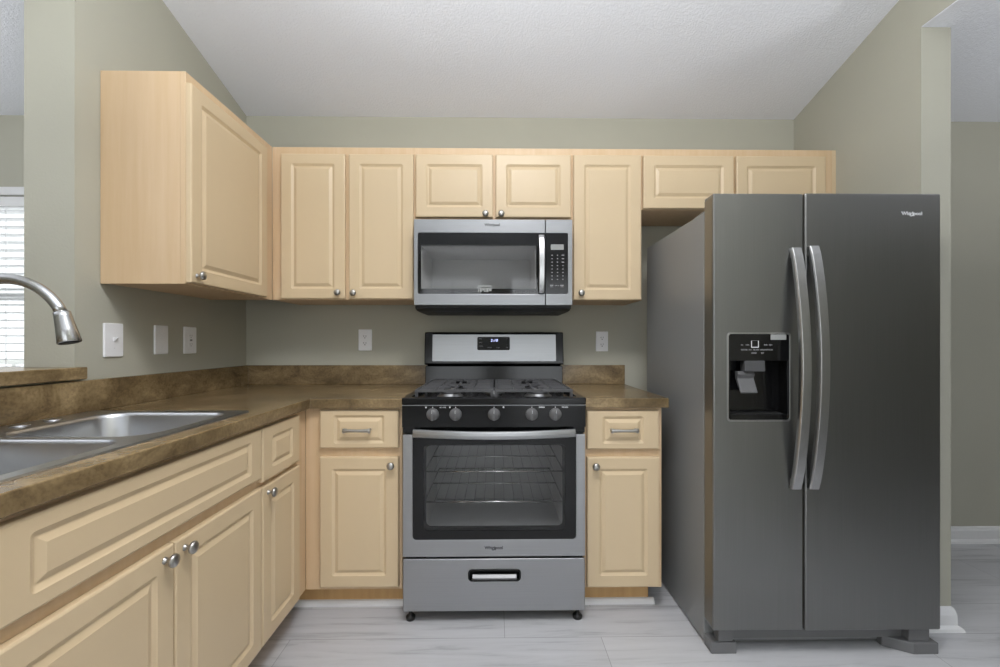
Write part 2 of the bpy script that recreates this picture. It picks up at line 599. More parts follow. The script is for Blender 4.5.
# building and balcony rail outside
nb = thing('neighbor_building', 'pale building seen through the window blind on the left', 'building', (-5.5, 7.5, -3))
mb = MB()
mb.plate([-13, -9.0, -7.6, -6.9, -5.9, -5.2, -4.3, -3.7, -2.9, 0], [-3, 0.4, 1.5, 2.0, 3.2, 6.0], lambda i, j: not (i in (1, 3, 5, 7) and j in (1, 3)), 'y', 7.5, 7.9)
mb.build('facade', M['facade'], nb)
for (a, b) in ((-9.0, -7.6), (-6.9, -5.9), (-5.2, -4.3), (-3.7, -2.9)):
    for (c, d) in ((0.4, 1.5), (2.0, 3.2)):
        f = MB().plate([a, a + .07, b - .07, b], [c, c + .07, (c + d) / 2 - .03, (c + d) / 2 + .03, d - .07, d], lambda i, j: not (i == 1 and j in (1, 3)), 'y', 7.48, 7.55).build('window_frame', M['trim'], nb)
        MB().box(a + .05, b - .05, 7.51, 7.52, c + .05, d - .05).build('pane', M['facade_dark'], f)
rl = thing('balcony_railing', 'white balcony railing outside the window on the left', 'railing', (-2.5, 1.6, 0))
MB().box(-5, -0.5, 1.57, 1.63, 0.95, 1.0).build('top_rail', M['trim'], rl)
MB().box(-5, -0.5, 1.58, 1.62, 0.12, 0.16).build('bottom_rail', M['trim'], rl)
mb = MB()
for k in range(12):
    x = -4.95 + k * .37
    mb.box(x, x + .04, 1.585, 1.615, 0.16, 0.95)
mb.build('balusters', M['trim'], rl)
struct('balcony', MB().box(-5, -0.3, 0.15, 1.75, -0.2, -0.06), M['trim'])

# ------------------------------------------------------------------ cabinetry
T = 0.019


def panel_front(mb, x0, z0, w, h, mx=0.052, mz=0.050, t=T):
    """routed raised-panel slab, local frame: back on y=0, facing -y"""
    cx, cz = x0 + w / 2, z0 + h / 2
    spec = [(0, 0, 0.0005, 0.0), (0, 0, 0.0005, -t + .005), (.0012, .0012, .001, -t + .002), (.005, .005, .001, -t),
            (mx, mz, .009, -t), (mx + .003, mz + .003, .008, -t + .0022), (mx + .010, mz + .010, .005, -t + .0062), (mx + .0125, mz + .0125, .003, -t + .0066),
            (mx + .026, mz + .026, .001, -t + .0008), (mx + .027, mz + .027, .001, -t + .0002)]
    loops = []
    for (ix, iz, r, y) in spec:
        loops.append([(p[0], y, p[1]) for p in rrect(cx, cz, w - 2 * ix, h - 2 * iz, r, 4)])
    mb.loft(loops)
    return mb


def knob(parent, x, z, y=-T):
    mb = MB()
    mb.lathe((x, y, z), (0, -1, 0), [(0, .0085), (.002, .0085), (.004, .0055), (.012, .005), (.016, .008), (.0185, .0145), (.022, .0162), (.026, .0155), (.0295, .011), (.031, .005), (.0313, 0)], 20)
    return mb.build('knob', M['nickel'], parent, local=True)


def pull(parent, x, z, L=0.115, y=-T):
    mb = MB()
    for s in (-1, 1):
        mb.lathe((x + s * (L / 2 - .006), y, z), (0, -1, 0), [(0, .006), (.003, .006), (.006, .0045), (.022, .0045)], 12)
        mb.box(x + s * (L / 2 - .004) - .004, x + s * (L / 2 - .004) + .004, y - .029, y - .019, z - .0095, z + .0095)
    pts = [(x - L / 2 + L * k / 16, y - .022 - .004 * math.sin(PI * k / 16), z) for k in range(17)]
    mb.tube(pts, [.0062 + .0028 * (abs(k - 8) / 8) ** 2 for k in range(17)], 12)
    return mb.build('pull', M['nickel'], parent, local=True)


def cabinet(name, label, cat, loc, rotz, w, d, h, fronts, group=None, toe=False, open_top=False, toe_d=0.055, frame_x=(0, None), carc_x=(0, None), toe_x=None):
    """local frame: front frame plane y=0 facing -y, x along the run, z from the cabinet's own bottom"""
    o = thing(name, label, cat, loc, rotz, group)
    f0, f1 = frame_x[0], frame_x[1] if frame_x[1] is not None else w
    c0, c1 = carc_x[0], carc_x[1] if carc_x[1] is not None else w
    zb = 0.10 if toe else 0.0
    # carcass panels
    mb = MB()
    e = .0006
    mb.box(c0 + e, c0 + .016, T, d, zb, h)
    mb.box(c1 - .016, c1 - e, T, d, zb, h)
    mb.box(c0 + .016, c1 - .016, T, d, zb + .002, zb + .018)
    if not open_top:
        mb.box(c0 + .016, c1 - .016, T, d, h - .018, h - .002)
    mb.box(c0 + .016, c1 - .016, d - .008, d, zb + .018, h - .018)
    mb.build('carcass', M['maple'], o, local=True)
    # face frame with an opening behind every front
    xs = sorted(set([f0, f1] + [v for f in fronts for v in (f['x'] + .012, f['x'] + f['w'] - .012)]))
    zs = sorted(set([zb, h] + [v for f in fronts for v in (f['z'] + .012, f['z'] + f['h'] - .012)]))

    def solid(i, j):
        mx_, mz_ = (xs[i] + xs[i + 1]) / 2, (zs[j] + zs[j + 1]) / 2
        return not any(f['x'] + .011 < mx_ < f['x'] + f['w'] - .011 and f['z'] + .011 < mz_ < f['z'] + f['h'] - .011 for f in fronts)
    MB().plate(xs, zs, solid, 'y', 0.0, T - .0005).build('face_frame', M['maple'], o, local=True, bevel=.0008, bseg=1)
    for f in fronts:
        mb = panel_front(MB(), f['x'], f['z'], f['w'], f['h'], f.get('mx', .052), f.get('mz', .050))
        bmesh.ops.translate(mb.bm, vec=(0, -.0008, 0), verts=mb.bm.verts)
        p = mb.build('drawer_front' if f['kind'] != 'door' else 'door', M['door'], o, local=True)
        if 'knob' in f:
            knob(p, f['knob'][0], f['knob'][1], -T - .0006)
        if 'pull' in f:
            pull(p, f['pull'][0], f['pull'][1], y=-T - .0006)
    if toe:
        tx = toe_x or (c0 + e, c1 - e)
        MB().box(tx[0], tx[1], toe_d, toe_d + .016, 0.0, zb).build('toe_kick', M['toe'], o, local=True)
    return o


def fr(kind, x0, x1, z0, z1, ox, oz, **kw):
    d = dict(kind=kind, x=x0 - ox, w=x1 - x0, z=z0 - oz, h=z1 - z0)
    for k, v in kw.items():
        d[k] = (v[0] - ox, v[1] - oz) if k in ('knob', 'pull') else v
    return d


UG = 'upper wall cabinets'
YU = -0.305
zt, zbm = 2.130, 1.365
# left wall cabinet, facing right (rotated)
oy = -0.899
cabinet('wall_cabinet', 'tall cream wall cabinet on the left wall above the light switches', 'cabinet', (0.305, oy, zbm), PI / 2, 0.590, 0.303, zt - zbm,
        [fr('door', -0.897, -0.384, 1.370, 2.090, oy, zbm, knob=(-0.868, 1.398))], UG, carc_x=(0, 0.594), frame_x=(0, 0.5935))
# back run
cabinet('wall_cabinet', 'two-door cream wall cabinet in the corner, left of the microwave', 'cabinet', (0.306, YU, zbm), 0, 0.714, 0.303, zt - zbm,
        [fr('door', .356, .674, 1.369, 2.090, .306, zbm, knob=(.643, 1.399)), fr('door', .692, 1.013, 1.369, 2.090, .306, zbm, knob=(.720, 1.397))], UG)
cabinet('wall_cabinet', 'short two-door cream wall cabinet directly above the microwave', 'cabinet', (1.020, YU, 1.766), 0, 0.785, 0.303, zt - 1.766,
        [fr('door', 1.024, 1.409, 1.777, 2.091, 1.020, 1.766, knob=(1.372, 1.790)), fr('door', 1.422, 1.799, 1.777, 2.091, 1.020, 1.766, knob=(1.450, 1.790))], UG)
cabinet('wall_cabinet', 'narrow single-door cream wall cabinet between microwave and refrigerator', 'cabinet', (1.805, YU, zbm), 0, 0.354, 0.303, zt - zbm,
        [fr('door', 1.812, 2.152, 1.366, 2.092, 1.805, zbm, knob=(1.848, 1.398))], UG)
cd = cabinet('wall_cabinet', 'wide low two-door cream wall cabinet above the refrigerator', 'cabinet', (2.159, YU, 1.822), 0, 0.974, 0.303, zt - 1.822,
             [fr('door', 2.163, 2.620, 1.825, 2.091, 2.159, 1.822, knob=(2.588, 1.852)), fr('door', 2.633, 3.087, 1.825, 2.091, 2.159, 1.822, knob=(2.664, 1.852))], UG)
MB().box(3.1335, XR - .0005, YU, YU + T, 1.822, zt).build('filler_strip', M['door'], cd)

BG = 'base cabinets'
YBF = -0.605
BH = 0.873 - FZ
cabinet('base_cabinet', 'cream base cabinet with one drawer left of the range', 'cabinet', (0.605, YBF, FZ), 0, 0.415, 0.60, BH,
        [fr('door', .672, 1.007, .107, .664, .605, FZ, knob=(.978, .631)),
         fr('drawer', .672, 1.007, .702, .863, .605, FZ, mx=.060, mz=.020, pull=(.836, .781))], BG, toe=True, toe_x=(-.074, .4144))
cabinet('base_cabinet', 'cream base cabinet with one drawer between range and refrigerator', 'cabinet', (1.803, YBF, FZ), 0, 0.340, 0.60, BH,
        [fr('door', 1.815, 2.128, .100, .660, 1.803, FZ, knob=(1.849, .624)),
         fr('drawer', 1.815, 2.126, .694, .859, 1.803, FZ, mx=.066, mz=.024, pull=(1.970, .778))], BG, toe=True, toe_x=(.0006, .301))
# left run: local x = world y
oy = -0.981
cabinet('base_cabinet', 'narrow cream base cabinet in the corner right of the sink', 'cabinet', (0.605, oy, FZ), PI / 2, 0.375, 0.60, BH,
        [fr('door', -.977, -.701, .108, .655, oy, FZ, knob=(-.944, .629)),
         fr('drawer', -.977, -.703, .672, .858, oy, FZ, mx=.060, mz=.036)], BG, toe=True, toe_d=.075)
oy = -1.775
cabinet('sink_cabinet', 'long cream base cabinet with two doors under the steel sink', 'cabinet', (0.605, oy, FZ), PI / 2, 0.793, 0.60, BH,
        [fr('door', -1.375, -.983, .108, .657, oy, FZ, knob=(-1.344, .629)), fr('door', -1.769, -1.379, .108, .657, oy, FZ, knob=(-1.410, .629)),
         fr('false', -1.765, -.985, .690, .858, oy, FZ, mx=.060, mz=.030)], BG, toe=True, open_top=True, toe_d=.075)

# shoe moulding on the floor at the toe kicks
def shoe(n, x0, x1, y):
    prof = [(y, FZ), (y - .016, FZ), (y - .0145, FZ + .012), (y - .008, FZ + .021), (y, FZ + .024)]
    struct('trim_%d' % n, MB().prism(prof, 'x', x0, x1), M['trim'])


shoe(2, 0.532, 1.03, -0.5502)
shoe(3, 1.80, 2.128, -0.5502)
# countertops
CZ0, CZ1 = 0.8735, 0.914
SX0, SX1, SY0, SY1 = 0.060, 0.562, -1.785, -0.978    # sink cut-out
ct = thing('countertop', 'brown stone-look L-shaped countertop holding the sink', 'countertop', (0.32, -0.7, CZ0))
mb = MB()
xs = [0.002, SX0, SX1, 0.636, 1.033]
ys = [-2.40, SY0, SY1, -0.636, -0.002]
mb.plate(xs, ys, lambda i, j: (i < 3 or j == 3) and not (i == 1 and j == 1), 'z', CZ0, CZ1)
mb.build('slab', M['counter'], ct, bevel=.003)
mb = MB()
mb.plate([0.002, 0.021, 1.033], [-2.40, -0.021, -0.002], lambda i, j: i == 0 or j == 1, 'z', CZ1, 1.023)
mb.build('backsplash', M['counter'], ct, bevel=.002)
cr = thing('countertop', 'short brown stone-look countertop between range and refrigerator', 'countertop', (1.98, -.32, CZ0))
MB().box(1.7985, 2.163, -.636, -.002, CZ0, CZ1).build('slab', M['counter'], cr, bevel=.003)
MB().box(1.7985, 2.163, -.021, -.002, CZ1 + .0005, 1.023).build('backsplash', M['counter'], cr, bevel=.002)

# ledge on the half wall
# notch round the pillar
mb = MB().plate([-0.42, WL - .002, 0.002, 0.030], [-2.9, YL_END - .002, -0.975], lambda i, j: not (i == 1 and j == 1), 'z', 1.029, 1.070)
tag(mb.build('bar_ledge', M['counter'], bevel=.003), 'brown raised ledge on the half wall behind the sink', 'ledge')

# ------------------------------------------------------------------ sink and faucet
sk = thing('kitchen_sink', 'double bowl stainless steel sink set in the brown countertop', 'sink', (0.31, -1.38, CZ1))
RZ = CZ1 + .005


def bowl_loops(x0, x1, y0, y1, r, depth):
    cx, cy, w, h = (x0 + x1) / 2, (y0 + y1) / 2, x1 - x0, y1 - y0
    L = []
    for (ins, rr, z) in ((-.004, r + .004, RZ), (0, r, RZ - .004), (.004, r, RZ - .014), (.010, r, RZ - depth + .05), (.018, r, RZ - depth + .02), (.038, r, RZ - depth + .004), (.06, r, RZ - depth)):
        L.append([(p[0], p[1], z) for p in rrect(cx, cy, w - 2 * ins, h - 2 * ins, rr, 8)])
    return L


B1 = (0.135, 0.540, -1.370, -1.000, .075, .175)
B2 = (0.135, 0.540, -1.765, -1.398, .075, .175)
# rim plate with two rounded holes: triangulated fill between the outlines
bm = bmesh.new()


def ring(pts, z):
    vs = [bm.verts.new((p[0], p[1], z)) for p in pts]
    return vs, [bm.edges.new((vs[i], vs[(i + 1) % len(vs)])) for i in range(len(vs))]


outer = rrect((0.040 + 0.575) / 2, -1.3815, 0.535, 0.838, .02, 6)
vo, eo = ring(outer, RZ)
edges = list(eo)
for B in (B1, B2):
    p = bowl_loops(*B)[0]
    edges += ring([(q[0], q[1]) for q in p], RZ)[1]
bmesh.ops.triangle_fill(bm, use_beauty=True, use_dissolve=False, edges=edges)
mb = MB()
mb.bm.free()
mb.bm = bm
lo = [bm.verts.new((p.co.x + (.002 if p.co.x > .3 else -.002), p.co.y + (.002 if p.co.y > -1.38 else -.002), CZ1 + .0003)) for p in vo]
for i in range(len(vo)):
    j = (i + 1) % len(vo)
    bm.faces.new((vo[i], vo[j], lo[j], lo[i]))
mb.build('rim', M['sink'], sk)
for B in (B1, B2):
    mb = MB()
    mb.loft(bowl_loops(*B), False, True, smooth=True)
    o = mb.build('bowl', M['sink'], sk)
    sm = o.modifiers.new('thickness', 'SOLIDIFY')
    sm.thickness = 0.0012
    sm.offset = 0.0
    cx, cy = (B[0] + B[1]) / 2, (B[2] + B[3]) / 2
    MB().lathe((cx, cy, RZ - B[5] + .001), (0, 0, 1), [(0, .045), (.003, .045), (.003, .034), (.0012, .030), (.0012, 0)], 24).build('drain', M['chrome'], o)
for y in (-1.145, -1.235):
    MB().lathe((0.088, y, RZ), (0, 0, 1), [(0, .022), (.003, .021), (.005, .016), (.0055, 0)], 20).build('hole_cover', M['sink'], sk)

fa = thing('faucet', 'brushed steel pull-down gooseneck faucet behind the sink', 'faucet', (0.085, -1.40, RZ))
mb = MB().lathe((0.085, -1.40, RZ), (0, 0, 1), [(0, .030), (.004, .030), (.010, .026), (.075, .023), (.12, .021), (.125, .018)], 24)
mb.build('body', M['faucet'], fa)
path = [(0.085, -1.40, RZ + .12), (0.085, -1.40, 1.10)]
rad = [.0165, .0165]
for k in range(0, 25):
    a = PI - k / 24 * (PI - .47)
    c = math.cos(a)
    x = 0.226 + (0.140 if c > 0 else 0.141) * c
    path.append((x, -1.40 + .08 * max(0, (x - .1)), 1.156 + 0.153 * math.sin(a)))
    rad.append(.0125)
rad[0] = rad[1] = .0125
MB().tube(path, rad, 18).build('spout', M['faucet'], fa)
hd = Vector(path[-1])
dirv = Vector((.020, 0, -.0762)).normalized()
mb = MB().lathe(hd - dirv * .004, dirv, [(0, .0135), (.001, .0165), (.012, .017), (.045, .020), (.076, .0232), (.0785, .022)], 28)
head = mb.build('spray_head', M['faucet'], fa)
MB().lathe(hd + dirv * .0741, dirv, [(0, .0205), (.0012, .0202), (.0012, 0)], 24).build('nozzle_face', M['black_matt'], head)
mb = MB().tube([(0.085, -1.385, 1.005), (0.085, -1.335, 1.010)], [.014, .0155], 16)
mb.tube([(0.085, -1.345, 1.012), (0.10, -1.335, 1.05), (0.112, -1.33, 1.09)], [.007, .006, .006], 10)
mb.build('lever', M['faucet'], fa)

# ------------------------------------------------------------------ switch plates and outlets
def wall_plate(name, label, cat, loc, rotz, w, h, kind, group):
    """local frame: back on y=0 facing -y, centred"""
    o = thing(name, label, cat, loc, rotz, group)
    mb = MB()
    L = []
    for (ins, y) in ((0, 0), (0, -.003), (.002, -.0055), (.004, -.006)):
        L.append([(p[0], y, p[1]) for p in rrect(0, 0, w - 2 * ins, h - 2 * ins, .004, 4)])
    mb.loft(L)
    mb.build('plate', M['white'], o, local=True)
    if kind == 'toggle':
        MB().box(-.006, .006, -.0068, -.0058, -.013, .013).build('switch_slot', M['white'], o, local=True, bevel=.0005)
        MB().prism([(-.006, -.006), (-.020, .006), (-.020, .013), (-.006, .009)], 'x', -.0045, .0045).build('toggle', M['white'], o, local=True, bevel=.001)
    if kind == 'duplex':
        for s in (-1, 1):
            mb = MB()
            rplate(mb, -.0165, .0165, s * .0195 - .0135, s * .0195 + .0135, .008, -.0075, -.0055)
            r = mb.build('receptacle', M['white'], o, local=True)
            mb = MB()
            for sx in (-1, 1):
                mb.box(sx * .0063 - .0012, sx * .0063 + .0012, -.0078, -.0074, s * .0195 - .001, s * .0195 + .0075)
            rplate(mb, -.0028, .0028, s * .0195 - .010, s * .0195 - .0045, .0026, -.0078, -.0074)
            mb.build('slots', M['ivory_dark'], r, local=True)
    if kind == 'rocker':
        mb = MB()
        rplate(mb, -.0165, .0165, -.033, .033, .002, -.0072, -.0055)
        r = mb.build('insert', M['white'], o, local=True)
        mb = MB()
        for s in (-1, 1):
            for sx in (-1, 1):
                mb.box(sx * .0063 - .001, sx * .0063 + .001, -.0076, -.0071, s * .0195 - .001, s * .0195 + .006)
            rplate(mb, -.0024, .0024, s * .0195 - .009, s * .0195 - .0045, .0022, -.0076, -.0071)
        mb.box(-.007, .007, -.0084, -.0071, -.004, .004)
        mb.build('slots', M['print_grey'], r, local=True)
    # plate screws
    if kind != 'rocker':
        for s in ((-1, 1) if kind != 'duplex' else (0,)):
            MB().lathe((0, -.0058, s * .030), (0, -1, 0), [(0, .0028), (.0008, .0024), (.0009, 0)], 12).build('screw', M['white'], o, local=True)
    return o


wall_plate('light_switch', 'white toggle light switch nearest the pillar on the left wall', 'switch', (0.0005, -0.8475, 1.162), PI / 2, .080, .125, 'toggle', 'white wall plates')
wall_plate('blank_wall_plate', 'white blank wall plate between the toggle switch and the corner outlet', 'wall plate', (0.0005, -0.622, 1.164), PI / 2, .074, .122, 'blank', 'white wall plates')
wall_plate('wall_outlet', 'white rectangular-face outlet on the left wall nearest the corner', 'outlet', (0.0005, -0.452, 1.163), PI / 2, .080, .124, 'rocker', 'white wall plates')
wall_plate('wall_outlet', 'white duplex outlet on the back wall left of the range', 'outlet', (0.676, -0.0005, 1.166), 0, .076, .122, 'duplex', 'white wall plates')
wall_plate('wall_outlet', 'white duplex outlet on the back wall right of the range', 'outlet', (2.035, -0.0005, 1.158), 0, .070, .115, 'duplex', 'white wall plates')

# ------------------------------------------------------------------ gas range
rg = thing('gas_range', 'stainless steel and black gas range under the microwave', 'range', (1.415, -.35, FZ))
RX0, RX1, RF = 1.0375, 1.7935, -0.682
# hollow-looking body: side, back and floor panels around the oven cavity
mb = MB()
mb.box(RX0 + .004, RX0 + .024, -.645, -.035, .035, .895)
mb.box(RX1 - .024, RX1 - .004, -.645, -.035, .035, .895)
mb.box(RX0 + .024, RX1 - .024, -.055, -.035, .035, .895)
mb.box(RX0 + .024, RX1 - .024, -.645, -.055, .25, .268)
mb.box(RX0 + .024, RX1 - .024, -.645, -.055, .780, .895)
mb.build('body', M['black_matt'], rg)
mb = MB()
mb.box(RX0 + .06, RX0 + .066, -.64, -.12, .30, .775)
mb.box(RX1 - .066, RX1 - .06, -.64, -.12, .30, .775)
mb.box(RX0 + .066, RX1 - .066, -.12, -.114, .30, .775)
mb.box(RX0 + .066, RX1 - .066, -.64, -.12, .294, .30)
mb.box(RX0 + .066, RX1 - .066, -.64, -.12, .770, .775)
mb.build('oven_cavity', M['cavity'], rg)
for z in (.47, .60):
    mb = MB()
    for x in (RX0 + .08, RX1 - .08):
        mb.tube([(x, -.62, z), (x, -.14, z)], .0035, 8)
    for y in (-.62, -.38, -.14):
        mb.tube([(RX0 + .08, y, z), (RX1 - .08, y, z)], .0035, 8)
    for k in range(1, 14):
        x = RX0 + .08 + k * (RX1 - RX0 - .16) / 14
        mb.tube([(x, -.62, z + .003), (x, -.14, z + .003)], .0011, 6)
    mb.build('oven_rack', M['chrome'], rg)

# oven door
od = MB()
od_out = [(RX0, .2655), (RX1, .2655), (RX1, .772), (1.756, .772)]
arc = lambda cx, cz, r, a0, a1, n=5: [(cx + r * math.cos(a0 + (a1 - a0) * k / n), cz + r * math.sin(a0 + (a1 - a0) * k / n)) for k in range(n + 1)]
od_out += arc(1.756 - .016, .335 + .016, .016, 0, -PI / 2) + arc(1.078 + .016, .335 + .016, .016, -PI / 2, -PI) + [(1.078, .772), (RX0, .772)]
od.prism(od_out, 'y', RF, -.648)
door = od.build('oven_door', M['steel'], rg, bevel=.002)
mb = rplate(MB(), 1.0785, 1.7555, .3355, .772, .015, RF + .003, RF + .008, hole=(1.122, 1.712, .372, .730, .022))
mb.build('black_border', M['black'], door)
rplate(MB(), 1.1225, 1.7115, .3725, .7295, .0215, RF + .0035, RF + .006).build('window_glass', M['oven_glass'], door)
mb = rplate(MB(), 1.0785, 1.7555, .3355, .772, .015, -.662, -.65, hole=(1.13, 1.704, .38, .722, .02))
mb.build('inner_liner', M['black_matt'], door)
# bowed bar handle
mb = MB()
loops = []
N = 24
for k in range(N + 1):
    t = k / N
    x = 1.083 + (1.750 - 1.083) * t
    y = RF - .018 - .034 * math.sin(PI * t) ** 0.9
    zc = .7805 - .003 * math.sin(PI * t)
    loops.append([(x, y - .006, zc - .013), (x, y - .0075, zc), (x, y - .006, zc + .013), (x, y - .001, zc + .0165), (x, y + .008, zc + .0165), (x, y + .010, zc + .010), (x, y + .010, zc - .010), (x, y + .008, zc - .0165), (x, y - .001, zc - .0165)])
mb.loft(loops)
for x in (1.083, 1.726):
    mb.box(x, x + .024, RF - .016, RF + .004, .768, .793)
mb.build('handle', M['steel'], door, bevel=.001)


def swirl_logo(parent, cx, y, cz, size, mat):
    text('logo', 'Whirlpool', size, mat, parent, (cx, y, cz))
    W = size * 2.2
    mb = MB()
    pts = [(cx - W * .02 + W * .17 * math.cos(a), y, cz - size * .22 + W * .11 * math.sin(a) + .35 * W * .17 * math.cos(a)) for a in [PI * (0.75 + 1.55 * k / 20) for k in range(21)]]
    mb.tube(pts, [size * .035 + size * .05 * math.sin(PI * k / 20) for k in range(21)], 6)
    mb.build('logo_swirl', mat, parent)


swirl_logo(door, 1.414, RF - .0006, .302, .018, M['print_dark'])

# storage drawer
mb = MB()
# front sheet with the pull cut-out
dx0, dx1, dz0, dz1 = 1.311, 1.523, .167, .212
rplate(mb, RX0, RX1, .040, .2575, .004, RF - .002, RF + .012, hole=(dx0, dx1, dz0, dz1, .014))
dr = mb.build('storage_drawer', M['steel'], rg, bevel=.006, bseg=3)
mb = MB().box(RX0 + .006, RX1 - .006, RF + .0385, -.60, .045, .22)
mb.build('drawer_box', M['black_matt'], dr)
mb = rplate(MB(), dx0 - .003, dx1 + .003, dz0 - .003, dz1 + .003, .016, RF - .0045, RF + .001, hole=(dx0 + .003, dx1 - .003, dz0 + .003, dz1 - .003, .012))
pl = mb.build('pull_bezel', M['black'], dr, bevel=.001)
MB().box(dx0, dx1, RF + .03, RF + .038, dz0, dz1).build('recess', M['black_matt'], pl)
mb = MB().loft([[(x, RF - .006, dz0 + .004), (x, RF - .009, dz0 + .012), (x, RF + .004, dz0 + .024), (x, RF + .012, dz0 + .022), (x, RF + .006, dz0 + .004)] for x in (dx0 + .014, dx1 - .014)])
mb.build('pull_lip', M['lip'], pl, bevel=.002)

# cooktop nose and control panel
mb = MB()
poly = [(-.690, .803), (-.692, .806), (-.692, .893), (-.655, .893), (-.655, .776), (-.672, .776), (-.672, .803)]
mb.prism(poly, 'x', RX0 - .001, RX1 + .001)
cp = mb.build('control_panel', M['black'], rg, bevel=.002)
MB().box(RX0 - .001, RX1 + .001, -.6935, -.691, .8935, .8955).build('panel_highlight', M['steel'], cp)  # bright strip standing in for the highlight along the enamel edge
for i, x in enumerate((1.163, 1.257, 1.415, 1.571, 1.668)):
    mb = MB().lathe((x, -.692, .857), (0, -1, 0), [(0, .026), (.003, .026), (.004, .0235), (.014, .0225), (.017, .021), (.0175, 0)], 26)
    kb = mb.build('burner_knob', M['knob_grey'], cp)
    MB().loft([[(x + dx, y, z) for (dx, z) in ((-.0055, .836), (.0055, .836), (.0048, .879), (-.0048, .879))] for y in (-.709, -.719)]).build('grip', M['knob_grey'], kb, bevel=.0025)
    MB().box(x - .0008, x + .0008, -.7196, -.7188, .864, .877).build('pointer', M['print_light'], kb)
    MB().box(x - .0012, x + .0012, -.6926, -.6918, .8835, .8885).build('off_mark', M['print_light'], cp)
for x in (1.135, 1.428 + .026, 1.233):
    mb = MB()
    mb.lathe((x, -.6918, .886), (0, -1, 0), [(0, .0036), (.0008, .0036), (.0008, 0)], 12)
    mb.build('burner_mark', M['print_light'], cp)
text('panel_print', 'HI  LITE', .0075, M['print_light'], cp, (1.204, -.6922, .8855))
text('panel_print', 'SIMMER', .0075, M['print_light'], cp, (1.612, -.6922, .8855))
text('panel_print', 'POWER', .0075, M['print_light'], cp, (1.708, -.6922, .8855))

# cooktop pan
mb = MB()
cxs = [RX0 - .002, RX0 + .03, RX1 - .03, RX1 + .002]
cys = [-.694, -.650, -.115, -.030]
mb.plate(cxs, cys, lambda i, j: not (i == 1 and j == 1), 'z', .896, .925)
mb.box(RX0 + .03, RX1 - .03, -.650, -.115, .896, .908)
ck = mb.build('cooktop', M['black'], rg, bevel=.004, bseg=3)
for (x, y, r) in ((1.215, -.50, .048), (1.615, -.50, .052), (1.215, -.24, .042), (1.615, -.24, .038), (1.415, -.37, .040)):
    mb = MB().lathe((x, y, .908), (0, 0, 1), [(0, r + .012), (.004, r + .010), (.006, r), (.013, r), (.014, 0)], 28)
    bu = mb.build('burner', M['steel'], ck)
    MB().lathe((x, y, .922), (0, 0, 1), [(0, r - .006), (.006, r - .005), (.009, r - .010), (.0095, 0)], 28).build('burner_cap', M['iron'], bu)
# two cast grates
for (x0, x1) in ((1.078, 1.412), (1.418, 1.752)):
    mb = MB()
    y0, y1, zt_, zb_ = -.632, -.125, .952, .940
    cx = (x0 + x1) / 2
    bar = lambda a, b, c, d: mb.box(a, b, c, d, zb_, zt_)
    bw = .011
    bar(x0, x1, y0, y0 + bw); bar(x0, x1, y1 - bw, y1)
    bar(x0, x0 + bw, y0 + bw, y1 - bw); bar(x1 - bw, x1, y0 + bw, y1 - bw)
    ym_ = (y0 + y1) / 2
    bar(x0 + bw, x1 - bw, ym_ - .008, ym_ + .008)
    for yc in (-.50, -.24):
        for s in (-1, 1):
            bar(cx + s * .028 if s > 0 else x0 + bw, x1 - bw if s > 0 else cx - .028, yc - .005, yc + .005)
            for q in (-1, 1):
                bar(min(cx + s * .075, cx + s * .085), max(cx + s * .075, cx + s * .085), (y0 + bw if yc < -.37 else ym_ + .008) if q < 0 else yc + .030, yc - .030 if q < 0 else (ym_ - .008 if yc < -.37 else y1 - bw))
            bar(x0 + bw if s < 0 else cx + .05, cx - .05 if s < 0 else x1 - bw, yc + .055, yc + .065)
            bar(x0 + bw if s < 0 else cx + .05, cx - .05 if s < 0 else x1 - bw, yc - .065, yc - .055)
        bar(cx - .005, cx + .005, (y0 + bw if yc < -.37 else ym_ + .008), yc - .028)
        bar(cx - .005, cx + .005, yc + .028, (ym_ - .008 if yc < -.37 else y1 - bw))
    for (x, y) in ((x0, y0), (x1 - .012, y0), (x0, y1 - .012), (x1 - .012, y1 - .012), (x0, ym_ - .006), (x1 - .012, ym_ - .006)):
        mb.box(x, x + .012, y, y + .012, .9085, zb_)
    mb.build('burner_grate', M['iron'], ck, bevel=.0015, bseg=1)

# backguard
bgx0, bgx1 = 1.030, 1.798
mb = MB()
mb.prism([(-.085, .925), (-.078, 1.022), (-.025, 1.022), (-.025, .925)], 'x', bgx0 + .002, bgx1 - .002)
mb.prism([(-.102, 1.036), (-.094, 1.029), (-.025, 1.029), (-.025, 1.209), (-.075, 1.209), (-.083, 1.204)], 'x', bgx0, bgx1)
mb.box(bgx0 + .01, bgx1 - .01, -.06, -.026, 1.022, 1.029)
bg = mb.build('backguard', M['black'], rg, bevel=.008, bseg=3)
tilt = lambda z: -.1022 + (z - 1.036) * (.019 / .168)


def tilted(mb, x0, x1, z0, z1, r, off0, off1):
    pts = rrect((x0 + x1) / 2, (z0 + z1) / 2, x1 - x0, z1 - z0, r, 4)
    return mb.loft([[(p[0], tilt(p[1]) - off1, p[1]) for p in pts], [(p[0], tilt(p[1]) - off0, p[1]) for p in pts]])


